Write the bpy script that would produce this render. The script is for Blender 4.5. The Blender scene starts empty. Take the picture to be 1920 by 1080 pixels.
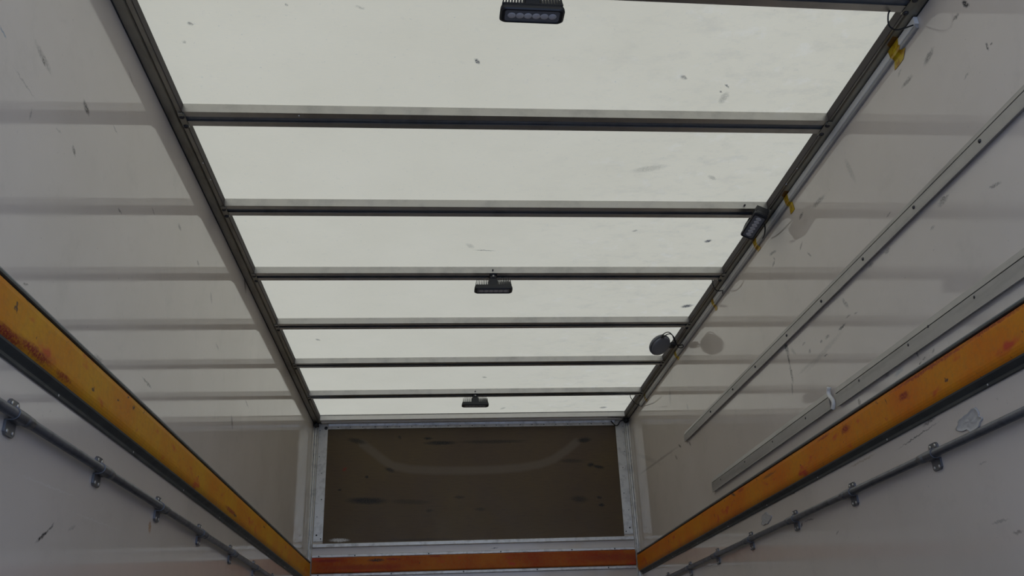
import bpy, bmesh, math, random
from mathutils import Vector, Matrix

# ------------------------------------------------------------------ camera, world, exposure
scene = bpy.context.scene
C = scene.collection
cam_data = bpy.data.cameras.new('camera')
cam = bpy.data.objects.new('camera', cam_data)
C.objects.link(cam)
cam_data.sensor_width = 36.0
cam_data.lens = 36.0 * 1673.5 / 1920.0
cam_data.clip_start = 0.01
cam_data.clip_end = 500
Rm = Matrix(((0.9965878, 0.0019419, -0.0825163), (-0.0746792, -0.4045608, -0.9114568), (-0.0351528, 0.9145090, -0.4030354)))
cam.matrix_world = Matrix.Translation((-0.2372, -4.6745, -1.6190)) @ Rm.to_4x4()
scene.camera = cam

world = bpy.data.worlds.new('overcast_sky')
scene.world = world
world.use_nodes = True
wn = world.node_tree.nodes
bg = wn['Background']
bg.inputs['Color'].default_value = (0.68, 0.89, 1.38, 1)
bg.inputs['Strength'].default_value = 1.45

vs = scene.view_settings
vs.view_transform = 'Standard'
vs.look = 'None'
vs.gamma = 1.0
vs.use_curve_mapping = False
vs.exposure = 0.0
try:
    scene.cycles.use_denoising = True
    scene.cycles.max_bounces = 14
    scene.cycles.diffuse_bounces = 8
    scene.cycles.transmission_bounces = 8
    scene.cycles.sample_clamp_indirect = 8
except Exception:
    pass

rnd = random.Random(7)
PI = math.pi
W = 1.065          # inner half width of the box
YF = 1.24          # front wall
YB = -4.85         # rear opening
ZF = -2.32         # floor
ZR = 0.030         # underside of roof sheet
# ------------------------------------------------------------------ materials
def lin(r, g, b):
    f = lambda v: (v / 255.0 / 12.92) if v <= 10.3 else ((v / 255.0 + 0.055) / 1.055) ** 2.4
    return (f(r), f(g), f(b), 1)

def new_mat(name):
    m = bpy.data.materials.new(name)
    m.use_nodes = True
    nt = m.node_tree
    p = nt.nodes['Principled BSDF']
    return m, nt, p

def tex_coord(nt):
    g = nt.nodes.new('ShaderNodeNewGeometry')
    return g.outputs['Position']

def noise(nt, vec, scale, detail=3.0, rough=0.55, stretch=None):
    n = nt.nodes.new('ShaderNodeTexNoise')
    n.inputs['Scale'].default_value = scale
    n.inputs['Detail'].default_value = detail
    n.inputs['Roughness'].default_value = rough
    if stretch:
        mp = nt.nodes.new('ShaderNodeMapping')
        mp.inputs['Scale'].default_value = stretch
        nt.links.new(vec, mp.inputs['Vector'])
        vec = mp.outputs[0]
    nt.links.new(vec, n.inputs['Vector'])
    return n.outputs['Fac']

def maprange(nt, v, a, b, c, d, smooth=False):
    n = nt.nodes.new('ShaderNodeMapRange')
    if smooth:
        n.interpolation_type = 'SMOOTHSTEP'
    for k, x in zip(('From Min', 'From Max', 'To Min', 'To Max'), (a, b, c, d)):
        n.inputs[k].default_value = x
    nt.links.new(v, n.inputs['Value'])
    return n.outputs['Result']

def math_node(nt, op, a, b=None):
    n = nt.nodes.new('ShaderNodeMath')
    n.operation = op
    for i, x in enumerate((a, b)):
        if x is None:
            continue
        if isinstance(x, (int, float)):
            n.inputs[i].default_value = x
        else:
            nt.links.new(x, n.inputs[i])
    return n.outputs[0]

def mix_col(nt, fac, a, b):
    n = nt.nodes.new('ShaderNodeMix')
    n.data_type = 'RGBA'
    for s, x in ((n.inputs['Factor'], fac), (n.inputs[6], a), (n.inputs[7], b)):
        if isinstance(x, (int, float, tuple)):
            s.default_value = x
        else:
            nt.links.new(x, s)
    return n.outputs[2]

def plane_vec(nt, pos, axes):
    sep = nt.nodes.new('ShaderNodeSeparateXYZ')
    nt.links.new(pos, sep.inputs[0])
    cb = nt.nodes.new('ShaderNodeCombineXYZ')
    nt.links.new(sep.outputs[axes[0]], cb.inputs[0])
    nt.links.new(sep.outputs[axes[1]], cb.inputs[1])
    return cb.outputs[0]

TINT = {'k2': (0.012, 0.014, 0.014, 1), 'k': (0.035, 0.035, 0.038, 1), 'b': (0.10, 0.22, 0.33, 1), 'o': (0.42, 0.20, 0.06, 1),
        'w': (0.80, 0.80, 0.78, 1), 'y': (0.33, 0.24, 0.12, 1), 'r': (0.25, 0.03, 0.02, 1)}

def stains(nt, vec, col, marks, soft=0.0):
    """scuffs, pen strokes and dirt specks with their own place and shape on a surface"""
    # wobble the coordinate so that no mark is a clean ellipse
    nz = nt.nodes.new('ShaderNodeTexNoise')
    nz.inputs['Scale'].default_value = 90
    nz.inputs['Detail'].default_value = 2
    nt.links.new(vec, nz.inputs['Vector'])
    sub = nt.nodes.new('ShaderNodeVectorMath'); sub.operation = 'SUBTRACT'
    nt.links.new(nz.outputs['Color'], sub.inputs[0]); sub.inputs[1].default_value = (0.5, 0.5, 0.5)
    sc = nt.nodes.new('ShaderNodeVectorMath'); sc.operation = 'SCALE'
    nt.links.new(sub.outputs[0], sc.inputs[0]); sc.inputs['Scale'].default_value = 0.012
    add = nt.nodes.new('ShaderNodeVectorMath'); add.operation = 'ADD'
    nt.links.new(vec, add.inputs[0]); nt.links.new(sc.outputs[0], add.inputs[1])
    v2 = add.outputs[0]
    grain = maprange(nt, noise(nt, vec, 160, 3, 0.7), 0.34, 0.54, 0.25, 1.0)
    by = {}
    for (u, v, ang, a, b, s, t) in marks:
        mp = nt.nodes.new('ShaderNodeMapping')
        mp.vector_type = 'TEXTURE'
        mp.inputs['Location'].default_value = (u, v, 0)
        mp.inputs['Rotation'].default_value = (0, 0, ang)
        mp.inputs['Scale'].default_value = (a, b, 1000)
        nt.links.new(v2, mp.inputs['Vector'])
        ln = nt.nodes.new('ShaderNodeVectorMath'); ln.operation = 'LENGTH'
        nt.links.new(mp.outputs[0], ln.inputs[0])
        f = maprange(nt, ln.outputs['Value'], 1.2, 0.35, 0.0, min(1.0, s * 1.25), True)
        by[t] = f if t not in by else math_node(nt, 'MAXIMUM', by[t], f)
    for t, f in by.items():
        f = math_node(nt, 'MULTIPLY', f, grain)
        col = mix_col(nt, f, col, TINT[t])
    return col

def wall_material(name, axes, marks):
    m, nt, p = new_mat(name)
    pos = tex_coord(nt)
    vec = plane_vec(nt, pos, axes)
    base = mix_col(nt, maprange(nt, noise(nt, vec, 1.7, 4, 0.6), 0.35, 0.7, 0, 1),
                   WALL_A, WALL_B)
    # rubbed-in grey grime, faint
    g = maprange(nt, noise(nt, vec, 5.5, 6, 0.7), 0.55, 0.78, 0.0, 0.22)
    base = mix_col(nt, g, base, (0.33, 0.31, 0.28, 1))
    # fine dark specks
    sp = maprange(nt, noise(nt, vec, 62, 4, 0.65), 0.67, 0.75, 0.0, 0.40)
    base = mix_col(nt, sp, base, (0.16, 0.15, 0.14, 1))
    # hairline scratches running at a slant
    sc = maprange(nt, noise(nt, vec, 9, 3, 0.6, (14, 1.2, 1)), 0.70, 0.76, 0.0, 0.12)
    base = mix_col(nt, sc, base, (0.30, 0.30, 0.30, 1))
    base = stains(nt, vec, base, marks)
    nt.links.new(base, p.inputs['Base Color'])
    nt.links.new(maprange(nt, noise(nt, vec, 4, 4), 0.3, 0.7, 0.03, 0.09), p.inputs['Roughness'])
    p.inputs['IOR'].default_value = WALL_IOR
    bump = nt.nodes.new('ShaderNodeBump')
    bump.inputs['Strength'].default_value = 0.02
    bump.inputs['Distance'].default_value = 0.01
    nt.links.new(noise(nt, vec, 3.0, 2), bump.inputs['Height'])
    nt.links.new(bump.outputs[0], p.inputs['Normal'])
    return m

WALL_A = (0.665, 0.600, 0.535, 1)
WALL_B = (0.605, 0.545, 0.475, 1)
WALL_IOR = 1.45

def metal(name, col, rough=0.4, metallic=1.0, grime=(0.10, 0.09, 0.08, 1), amount=0.5, scale=14, stretch=None):
    m, nt, p = new_mat(name)
    pos = tex_coord(nt)
    f = maprange(nt, noise(nt, pos, scale, 5, 0.65, stretch), 0.48, 0.75, 0.0, amount)
    nt.links.new(mix_col(nt, f, col, grime), p.inputs['Base Color'])
    p.inputs['Metallic'].default_value = metallic
    nt.links.new(maprange(nt, noise(nt, pos, scale * 2, 3), 0.3, 0.7, rough - 0.06, rough + 0.08), p.inputs['Roughness'])
    return m

def plain(name, col, rough=0.5, metallic=0.0, var=0.12, scale=30):
    m, nt, p = new_mat(name)
    pos = tex_coord(nt)
    d = tuple(c * (1 - var) for c in col[:3]) + (1,)
    nt.links.new(mix_col(nt, noise(nt, pos, scale, 3), col, d), p.inputs['Base Color'])
    p.inputs['Roughness'].default_value = rough
    p.inputs['Metallic'].default_value = metallic
    return m
WL=[(-3.083,-0.383,-0.13,0.0487,0.0106,0.35,'k'),(-3.079,-0.388,-0.41,0.0132,0.0072,0.8,'k'),(-2.849,-0.344,-0.25,0.0248,0.0107,0.75,'k'),(-2.869,-0.476,-0.49,0.0151,0.0069,0.6,'k'),(-3.131,-0.485,-0.01,0.0568,0.0026,0.25,'k'),(-2.057,-0.246,0.0,0.0205,0.0095,0.5,'k'),(-1.812,-0.257,-0.12,0.0184,0.008,0.5,'k'),(-2.554,-0.46,-0.01,0.0165,0.0045,0.45,'k'),(-2.313,-0.327,-0.18,0.0188,0.005,0.35,'k'),(-1.599,-0.297,-0.65,0.0265,0.0134,0.3,'k'),(-2.965,-0.854,0.42,0.0136,0.0038,0.5,'k'),(-2.168,-0.804,-0.04,0.0478,0.0046,0.7,'k'),(-2.542,-0.863,0.11,0.0358,0.0088,0.35,'k'),(-1.094,-0.017,-0.62,0.0468,0.0202,0.5,'k'),(-2.668,-0.284,-0.12,0.021,0.0041,0.35,'k'),(-3.244,-0.449,-0.18,0.0183,0.0037,0.6,'b'),(-2.684,-1.306,0.54,0.035,0.0053,0.9,'k'),(-2.651,-1.283,0.7,0.0167,0.0036,0.6,'k'),(-2.537,-1.266,0.38,0.0252,0.0056,0.2,'k'),(-1.978,-1.176,-1.16,0.0206,0.0142,0.6,'o'),(-1.098,-0.624,-0.74,0.0354,0.016,0.4,'k'),(-1.443,-0.429,-0.09,0.0295,0.0079,0.3,'k'),(-2.627,-0.088,-0.26,0.0311,0.0054,0.2,'k'),(-2.958,-0.481,0.17,0.0167,0.0032,0.25,'k'),(-3.084,-0.525,-1.6,0.0145,0.004,0.3,'k'),(-0.855,-0.477,-0.15,0.0446,0.008,0.4,'k'),(-2.693,-1.204,0.04,0.1637,0.0025,0.2,'w'),(-2.38,-1.228,0.03,0.2065,0.0025,0.15,'w')]
WR=[(-3.029,-0.125,-2.09,0.0201,0.0078,0.85,'k'),(-2.984,-0.127,-3.05,0.0164,0.0067,0.6,'k'),(-2.842,-0.138,2.91,0.0305,0.0118,0.55,'k'),(-2.724,-0.131,-3.07,0.0323,0.0084,0.5,'k'),(-3.057,-0.278,-1.66,0.0125,0.005,0.7,'k'),(-3.072,-0.285,-2.47,0.0062,0.0025,0.6,'k'),(-2.96,-0.29,3.04,0.0135,0.0039,0.3,'k'),(-2.327,-0.175,-1.89,0.0599,0.0134,0.2,'k'),(-2.081,-0.15,-3.04,0.0552,0.0122,0.45,'k'),(-1.93,-0.124,3.02,0.0229,0.008,0.5,'k'),(-1.631,-0.125,-2.93,0.0401,0.0073,0.6,'k'),(-1.621,-0.167,2.79,0.0184,0.0084,0.6,'k'),(-1.634,-0.151,-2.34,0.0132,0.0054,0.5,'k'),(-1.885,-0.223,2.66,0.0205,0.0064,0.5,'k'),(-1.938,-0.282,-2.35,0.021,0.0051,0.5,'k'),(-2.124,-0.547,-2.2,0.0295,0.0098,0.4,'k'),(-2.07,-0.608,-3.13,0.0314,0.0054,0.75,'k'),(-2.124,-0.593,-3.13,0.0195,0.0042,0.45,'k'),(-1.955,-0.598,-3.12,0.0186,0.0065,0.55,'k'),(-1.905,-0.596,-3.09,0.0134,0.0053,0.5,'k'),(-1.764,-0.552,3.04,0.0151,0.0053,0.5,'k'),(-1.801,-0.593,2.83,0.0122,0.0077,0.5,'k'),(-1.918,-0.65,-3.01,0.0205,0.0039,0.6,'k'),(-1.609,-0.514,-1.92,0.0356,0.0169,0.75,'k'),(-1.61,-0.555,-1.7,0.0319,0.0094,0.65,'k'),(-1.614,-0.615,-1.59,0.0438,0.0106,0.6,'k'),(-1.599,-0.666,-1.28,0.0256,0.0075,0.5,'k'),(-1.666,-0.547,-2.36,0.0277,0.0083,0.3,'k'),(-1.759,-0.636,3.13,0.089,0.0069,0.2,'k'),(-2.178,-0.603,-2.94,0.012,0.0036,0.4,'k'),(-2.463,-0.84,-2.04,0.015,0.0055,0.6,'k'),(-2.494,-0.864,3.0,0.0096,0.0042,0.5,'k'),(-2.47,-0.868,2.89,0.0082,0.0038,0.6,'k'),(-2.542,-0.861,2.62,0.0098,0.0042,0.35,'k'),(-2.355,-0.854,3.01,0.0348,0.0091,0.3,'b'),(-2.285,-0.84,2.9,0.0175,0.0072,0.5,'k'),(-2.744,-0.522,-3.13,0.0296,0.0103,0.35,'k'),(-2.743,-0.518,-2.96,0.0164,0.0047,0.5,'k'),(-2.483,-0.419,-3.12,0.0166,0.004,0.4,'k'),(-2.948,-0.594,-2.92,0.0249,0.0055,0.5,'k'),(-2.752,-0.517,-2.97,0.0239,0.0047,0.5,'k'),(-1.479,-1.141,-0.62,0.0149,0.0071,0.9,'k'),(-1.555,-1.136,-3.1,0.0485,0.0028,0.6,'k'),(-2.087,-0.865,-1.57,0.0126,0.0104,0.5,'k'),(-2.646,-1.319,-3.13,0.0361,0.0047,0.3,'k'),(-2.635,-1.18,-3.14,0.0192,0.0025,0.25,'k'),(-2.703,-1.352,-3.12,0.0218,0.0046,0.4,'k'),(0.522,-0.451,-3.08,0.5439,0.009,0.3,'k'),(0.008,-0.485,-2.69,0.0328,0.0075,0.6,'k'),(-0.189,-0.522,-2.53,0.0224,0.0092,0.5,'k'),(0.104,-0.525,-2.58,0.0297,0.0094,0.4,'k'),(-1.417,-1.018,3.14,0.0659,0.0062,0.5,'y'),(-1.457,-1.02,3.13,0.024,0.0062,0.7,'k'),(-2.025,-1.035,-3.14,0.0988,0.0042,0.4,'y'),(-2.374,-1.046,3.07,0.1257,0.0025,0.55,'k'),(-2.448,-1.026,3.06,0.0412,0.0054,0.5,'k'),(-0.321,-1.145,-3.12,0.1385,0.0036,0.3,'k'),(-1.764,-1.211,2.8,0.0145,0.0046,0.4,'k'),(-2.328,-0.508,3.13,0.016,0.0063,0.4,'k'),(-2.434,-0.513,3.08,0.0189,0.0062,0.45,'k'),(-2.672,-0.562,-3.11,0.0138,0.0052,0.3,'k'),(-2.702,-0.083,-0.25,0.0154,0.0053,0.3,'k'),(0.094,-0.186,-1.34,0.0487,0.0235,0.35,'k'),(-0.224,-0.335,-2.11,0.0239,0.0146,0.3,'k'),(-1.91,-0.636,3.05,0.1787,0.0118,0.18,'k'),(0.765,-0.379,-2.82,0.3724,0.0179,0.12,'k')]
RF=[(-0.123,-2.571,1.11,0.0149,0.0069,0.8,'k'),(0.656,-2.414,-1.49,0.0337,0.014,0.3,'k'),(-0.043,-1.334,0.06,0.0465,0.005,0.5,'k'),(0.975,-0.722,-0.47,0.0313,0.0209,0.8,'k'),(0.884,-1.425,-0.86,0.0175,0.0138,0.85,'k'),(0.648,-2.476,0.86,0.0148,0.0035,0.6,'k'),(0.504,-2.515,0.57,0.0158,0.0081,0.5,'k'),(-0.901,-2.709,1.19,0.0082,0.0074,0.5,'k'),(-0.936,-2.633,0.76,0.0071,0.0068,0.35,'k'),(-0.634,-2.791,1.07,0.0065,0.0053,0.5,'k'),(-0.105,-1.376,1.06,0.0287,0.0148,0.2,'k'),(0.638,-2.447,0.82,0.0094,0.003,0.6,'k'),(-0.442,-2.787,0.38,0.0152,0.0062,0.25,'k'),(1.044,-0.289,-1.68,0.0658,0.0062,0.2,'k'),(-0.758,-1.665,1.25,0.0107,0.008,0.4,'k'),(0.756,-1.934,0.7,0.0252,0.0101,0.3,'k'),(-0.857,-0.289,1.06,0.0174,0.0104,0.45,'k'),(0.511,-1.992,-0.3,0.0698,0.0223,0.22,'k'),(0.305,-2.554,0.26,0.2778,0.0968,0.13,'w'),(0.442,-2.65,0.19,0.1557,0.0591,0.15,'k'),(0.575,-2.511,0.12,0.3761,0.0928,0.12,'k'),(0.725,-2.534,0.79,0.1832,0.0516,0.12,'w'),(0.521,-2.014,0.21,0.2088,0.0679,0.1,'k'),(0.585,-1.481,0.44,0.276,0.0729,0.1,'w'),(0.612,-0.719,0.25,0.2032,0.0765,0.08,'k'),(0.187,1.016,-1.1,0.0322,0.0145,0.3,'k'),(0.859,1.028,0.05,0.0274,0.0252,0.5,'k'),(0.035,0.359,0.81,0.0184,0.014,0.4,'k'),(0.555,-1.514,-0.81,0.0133,0.0085,0.4,'k')]
FB=[(-0.226,-0.14,-0.0,0.1189,0.0073,0.5,'k'),(0.126,-0.137,0.0,0.2443,0.0064,0.3,'k'),(-0.307,-0.108,-0.03,0.0352,0.0037,0.5,'k'),(-0.777,-0.119,-0.23,0.0732,0.0092,0.35,'k'),(-0.701,-0.514,-0.04,0.1452,0.0128,0.45,'k'),(-0.431,-0.526,-0.05,0.1431,0.0092,0.2,'k'),(0.783,-0.306,0.03,0.0278,0.0073,0.85,'k'),(0.834,-0.32,-0.19,0.0456,0.0055,0.8,'k'),(0.75,-0.137,0.08,0.052,0.0092,0.5,'k'),(0.691,-0.533,-0.07,0.0639,0.0128,0.3,'k'),(0.653,-0.277,-0.02,0.0932,0.0073,0.25,'k'),(0.836,-0.574,-0.08,0.0224,0.0046,0.6,'k'),(-0.706,-0.36,-0.12,0.0142,0.0046,0.6,'k'),(-0.558,-0.314,-0.37,0.0372,0.0073,0.4,'k'),(-0.852,-0.306,0.55,0.0186,0.0046,0.4,'r'),(-0.495,-0.099,-1.11,0.016,0.0046,0.3,'k'),(-0.878,-0.439,-0.02,0.0151,0.0027,0.6,'k'),(-0.101,-0.504,-0.05,0.0406,0.0046,0.3,'k'),(0.035,-0.584,-0.02,0.0405,0.0046,0.25,'k'),(-0.298,-0.586,0.04,0.0271,0.0046,0.25,'k'),(0.826,-0.525,-0.19,0.0192,0.0037,0.4,'k'),(-0.867,-0.759,-0.02,0.0653,0.0055,0.4,'w'),(-0.35,-0.769,-0.01,0.2855,0.0037,0.2,'k')]
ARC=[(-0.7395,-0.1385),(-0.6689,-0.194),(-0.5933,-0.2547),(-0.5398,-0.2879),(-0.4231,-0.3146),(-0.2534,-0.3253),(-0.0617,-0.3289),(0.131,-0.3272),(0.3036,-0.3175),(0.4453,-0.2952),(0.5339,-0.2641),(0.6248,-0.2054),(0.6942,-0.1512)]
M = {}
M['wall_l'] = wall_material('glossy_white_panel_left', (1, 2), WL)
M['wall_r'] = wall_material('glossy_white_panel_right', (1, 2), WR)
M['wall_f'] = wall_material('glossy_white_panel_front', (0, 2), [(0.12, -0.832, 0.15, 0.03, 0.003, 0.8, 'k')])

def roof_material():
    m, nt, p = new_mat('translucent_fibreglass_roof')
    nt.nodes.remove(p)
    out = nt.nodes['Material Output']
    pos = tex_coord(nt)
    vec = plane_vec(nt, pos, (0, 1))
    col = mix_col(nt, maprange(nt, noise(nt, vec, 2.2, 5, 0.6), 0.35, 0.7, 0, 1), ROOF_A, ROOF_B)
    col = mix_col(nt, maprange(nt, noise(nt, vec, 26, 5, 0.75), 0.60, 0.80, 0.0, 0.30), col, (0.42, 0.33, 0.22, 1))
    col = mix_col(nt, maprange(nt, noise(nt, vec, 85, 3, 0.6), 0.67, 0.76, 0.0, 0.45), col, (0.25, 0.24, 0.22, 1))
    sx_ = nt.nodes.new('ShaderNodeSeparateXYZ'); nt.links.new(pos, sx_.inputs[0])
    side = maprange(nt, sx_.outputs[0], -0.2, 0.7, 0.10, 1.0, True)
    blot = math_node(nt, 'MULTIPLY', side, maprange(nt, noise(nt, vec, 9, 6, 0.72, (1, 1.6, 1)), 0.50, 0.68, 0.0, 0.17))
    col = mix_col(nt, blot, col, (0.30, 0.24, 0.18, 1))
    pale = math_node(nt, 'MULTIPLY', side, maprange(nt, noise(nt, vec, 13, 4, 0.6), 0.58, 0.66, 0.0, 0.16))
    col = mix_col(nt, pale, col, (0.85, 0.70, 0.50, 1))
    # glass-mat weave, hardly visible
    col = mix_col(nt, maprange(nt, noise(nt, vec, 40, 2, 0.5, (1, 9, 1)), 0.4, 0.7, 0.0, 0.05), col, (0.35, 0.35, 0.33, 1))
    col = stains(nt, vec, col, [m_ for m_ in RF if m_[4] < 0.05])
    tr = nt.nodes.new('ShaderNodeBsdfTranslucent')
    df = nt.nodes.new('ShaderNodeBsdfDiffuse')
    for s in (tr, df):
        nt.links.new(col, s.inputs['Color'])
    mx = nt.nodes.new('ShaderNodeMixShader'); mx.inputs[0].default_value = 0.36
    nt.links.new(tr.outputs[0], mx.inputs[1]); nt.links.new(df.outputs[0], mx.inputs[2])
    nt.links.new(mx.outputs[0], out.inputs['Surface'])
    return m

ROOF_A = (0.735, 0.573, 0.340, 1)
ROOF_B = (0.700, 0.545, 0.320, 1)
M['roof'] = roof_material()

def board_material():
    m, nt, p = new_mat('brown_faced_board')
    pos = tex_coord(nt)
    vec = plane_vec(nt, pos, (0, 2))
    col = mix_col(nt, maprange(nt, noise(nt, vec, 2.0, 4), 0.35, 0.65, 0, 1), BOARD_A, BOARD_B)
    col = mix_col(nt, maprange(nt, noise(nt, vec, 14, 4, 0.6, (1, 9, 1)), 0.5, 0.75, 0, 0.35), col, (0.05, 0.040, 0.032, 1))
    # curved reflection painted into the board colour as a pale dish-shaped band
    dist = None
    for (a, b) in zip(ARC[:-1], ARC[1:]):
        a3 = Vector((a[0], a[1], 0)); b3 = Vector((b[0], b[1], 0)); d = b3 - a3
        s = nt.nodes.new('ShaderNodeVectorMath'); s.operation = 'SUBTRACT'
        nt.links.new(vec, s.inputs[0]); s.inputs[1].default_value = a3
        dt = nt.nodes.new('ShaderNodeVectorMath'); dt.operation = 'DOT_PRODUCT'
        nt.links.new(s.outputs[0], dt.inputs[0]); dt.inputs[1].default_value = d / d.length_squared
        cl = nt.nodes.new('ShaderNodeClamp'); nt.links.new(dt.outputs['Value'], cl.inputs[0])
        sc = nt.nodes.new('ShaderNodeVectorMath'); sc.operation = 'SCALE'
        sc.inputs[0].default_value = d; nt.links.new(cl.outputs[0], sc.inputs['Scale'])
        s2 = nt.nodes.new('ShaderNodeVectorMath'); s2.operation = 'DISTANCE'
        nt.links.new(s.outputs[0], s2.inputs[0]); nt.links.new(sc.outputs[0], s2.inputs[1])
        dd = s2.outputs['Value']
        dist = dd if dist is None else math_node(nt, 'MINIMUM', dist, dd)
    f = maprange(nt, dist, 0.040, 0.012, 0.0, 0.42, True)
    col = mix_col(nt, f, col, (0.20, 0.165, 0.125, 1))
    col = stains(nt, vec, col, [(u, v, an, a_, b_ * 1.6 + 0.004, min(1.0, s_ * 1.7), ('k2' if t_ == 'k' else t_)) for (u, v, an, a_, b_, s_, t_) in FB])
    nt.links.new(col, p.inputs['Base Color'])
    nt.links.new(maprange(nt, noise(nt, vec, 6, 3), 0.3, 0.7, 0.30, 0.45), p.inputs['Roughness'])
    p.inputs['IOR'].default_value = 1.3
    return m

BOARD_A = (0.120, 0.083, 0.040, 1)
BOARD_B = (0.100, 0.068, 0.042, 1)
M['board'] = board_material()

def paint_material(name, a, b, red, chip=0.55, axes=(1, 2), marks=()):
    """worn orange-yellow paint with red smears and dark knocks"""
    m, nt, p = new_mat(name)
    pos = tex_coord(nt)
    vec = plane_vec(nt, pos, axes)
    col = mix_col(nt, maprange(nt, noise(nt, vec, 3.0, 5, 0.65), 0.40, 0.62, 0, 1), a, b)
    col = mix_col(nt, maprange(nt, noise(nt, vec, 60, 4, 0.7), 0.45, 0.7, 0, 0.30), col, (0.30, 0.17, 0.045, 1))
    col = mix_col(nt, maprange(nt, noise(nt, vec, 6.5, 3, 0.6, (1, 2.0, 1)), 0.60, 0.70, 0.0, red), col, (0.50, 0.055, 0.03, 1))
    col = mix_col(nt, maprange(nt, noise(nt, vec, 38, 3, 0.6), 0.67, 0.71, 0.0, chip + 0.3), col, (0.06, 0.035, 0.03, 1))
    col = stains(nt, vec, col, marks)
    nt.links.new(col, p.inputs['Base Color'])
    p.inputs['Roughness'].default_value = 0.55
    p.inputs['IOR'].default_value = 1.3
    bump = nt.nodes.new('ShaderNodeBump')
    bump.inputs['Strength'].default_value = 0.25
    bump.inputs['Distance'].default_value = 0.002
    nt.links.new(noise(nt, vec, 70, 3), bump.inputs['Height'])
    nt.links.new(bump.outputs[0], p.inputs['Normal'])
    return m

M['orange_l'] = paint_material('worn_yellow_orange_paint', (0.62, 0.30, 0.012, 1), (0.60, 0.215, 0.010, 1), 0.75, marks=[(-3.05, -.992, 0, .09, .014, .9, 'r'), (-2.93, -.985, 0, .10, .012, .9, 'r'), (-2.78, -.988, 0, .05, .008, .7, 'r'), (-1.10, -.978, 0, .11, .010, 1, 'r'), (-1.02, -.982, 0, .03, .006, .9, 'k'), (-2.33, -.925, .3, .012, .006, 1, 'k'), (-2.38, -.912, .2, .010, .004, 1, 'k'), (-2.45, -.94, .2, .008, .004, .8, 'k'), (-0.4, -.93, 0, .03, .004, .9, 'k'), (-3.0, -.898, 0, .2, .006, .8, 'k')])
M['orange_r'] = paint_material('worn_orange_paint', (0.64, 0.235, 0.010, 1), (0.62, 0.16, 0.009, 1), 0.9, marks=[(-2.018, -.932, 0, .035, .014, 1, 'r'), (-2.40, -.940, 0, .032, .013, 1, 'r'), (-.855, -.912, .3, .035, .006, 1, 'k'), (-.96, -.912, 0, .05, .008, .6, 'r'), (-1.85, -.914, 0, .06, .006, .6, 'r'), (-2.55, -.91, 0, .25, .007, .7, 'r'), (-2.85, -.905, 0, .15, .008, .7, 'r'), (-1.31, -.925, 0, .08, .006, .5, 'k'), (-2.3, -.925, 1.2, .012, .003, .9, 'k'), (-.55, -.95, 1.2, .012, .003, .9, 'k'), (.35, -.94, 1.2, .012, .004, .9, 'k')])
M['orange_f'] = paint_material('worn_red_orange_paint', (0.46, 0.13, 0.010, 1), (0.36, 0.055, 0.008, 1), 0.9, 0.3, (0, 2), [(-.63, -.889, 0, .06, .010, .9, 'k'), (-.93, -.885, 0, .09, .012, .9, 'r'), (-.53, -.885, 0, .05, .008, .8, 'r'), (-.26, -.874, 0, .05, .006, .9, 'r'), (-.7, -.93, 0, .3, .02, .5, 'r'), (.9, -.91, 0, .25, .03, .5, 'r')])
M['header'] = plain('pale_grey_header', (0.86, 0.84, 0.78, 1), 0.4)
M['bow'] = metal('galvanised_steel', (0.52, 0.51, 0.49, 1), 0.36, 1.0, (0.15, 0.145, 0.14, 1), 0.3, 9)
M['bow_in'] = metal('bow_channel_inside', (0.22, 0.23, 0.24, 1), 0.5, 0.3, (0.06, 0.06, 0.06, 1), 0.5, 9)
M['rail'] = metal('dull_brown_grey_aluminium', (0.40, 0.385, 0.33, 1), 0.45, 0.85, (0.12, 0.105, 0.07, 1), 0.7, 7, (1, 0.25, 1))
M['dark_edge_strip'] = plain('rail_edge_dark', (0.055, 0.045, 0.042, 1), 0.75)
M['groove'] = plain('dark_gap_sealant', (0.03, 0.03, 0.03, 1), 0.8)
M['alu'] = metal('scuffed_aluminium', (0.64, 0.62, 0.57, 1), 0.42, 0.55, (0.22, 0.21, 0.20, 1), 0.6, 24)
M['strip'] = metal('brushed_aluminium_strip', (0.43, 0.41, 0.38, 1), 0.45, 0.45, (0.24, 0.23, 0.21, 1), 0.55, 20, (1, 0.12, 1.5))
M['steel_dark'] = metal('dark_zinc_tube', (0.19, 0.195, 0.21, 1), 0.42, 0.75, (0.08, 0.08, 0.085, 1), 0.6, 20)
M['channel'] = metal('dark_grey_green_channel', (0.085, 0.09, 0.085, 1), 0.5, 0.3, (0.03, 0.03, 0.03, 1), 0.6, 12, (1, 0.3, 1))
M['lip'] = metal('blue_grey_channel_lip', (0.26, 0.28, 0.30, 1), 0.45, 0.6, (0.12, 0.12, 0.12, 1), 0.5, 15)
M['black'] = plain('black_anodised_housing', (0.018, 0.019, 0.022, 1), 0.42, 0.1)
M['cable'] = plain('black_cable', (0.012, 0.012, 0.013, 1), 0.5)
M['bolt'] = metal('dark_bolt_steel', (0.05, 0.05, 0.055, 1), 0.4, 0.6)
M['rivet'] = metal('bright_rivet', (0.85, 0.86, 0.87, 1), 0.35, 0.3, amount=0.1)
M['trunk'] = plain('off_white_plastic', (0.84, 0.82, 0.76, 1), 0.35)
M['trunk_base'] = plain('grey_trunking_base', (0.40, 0.39, 0.37, 1), 0.4)
M['sealant'] = plain('white_sealant', (0.68, 0.66, 0.61, 1), 0.4)
M['grey_lamp'] = plain('grey_plastic', (0.13, 0.135, 0.15, 1), 0.35)
M['residue'] = plain('pale_glue_residue', (0.53, 0.52, 0.51, 1), 0.25, var=0.3, scale=60)
M['floor'] = plain('dark_phenolic_ply', (0.06, 0.05, 0.042, 1), 0.6, var=0.4, scale=8)
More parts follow.
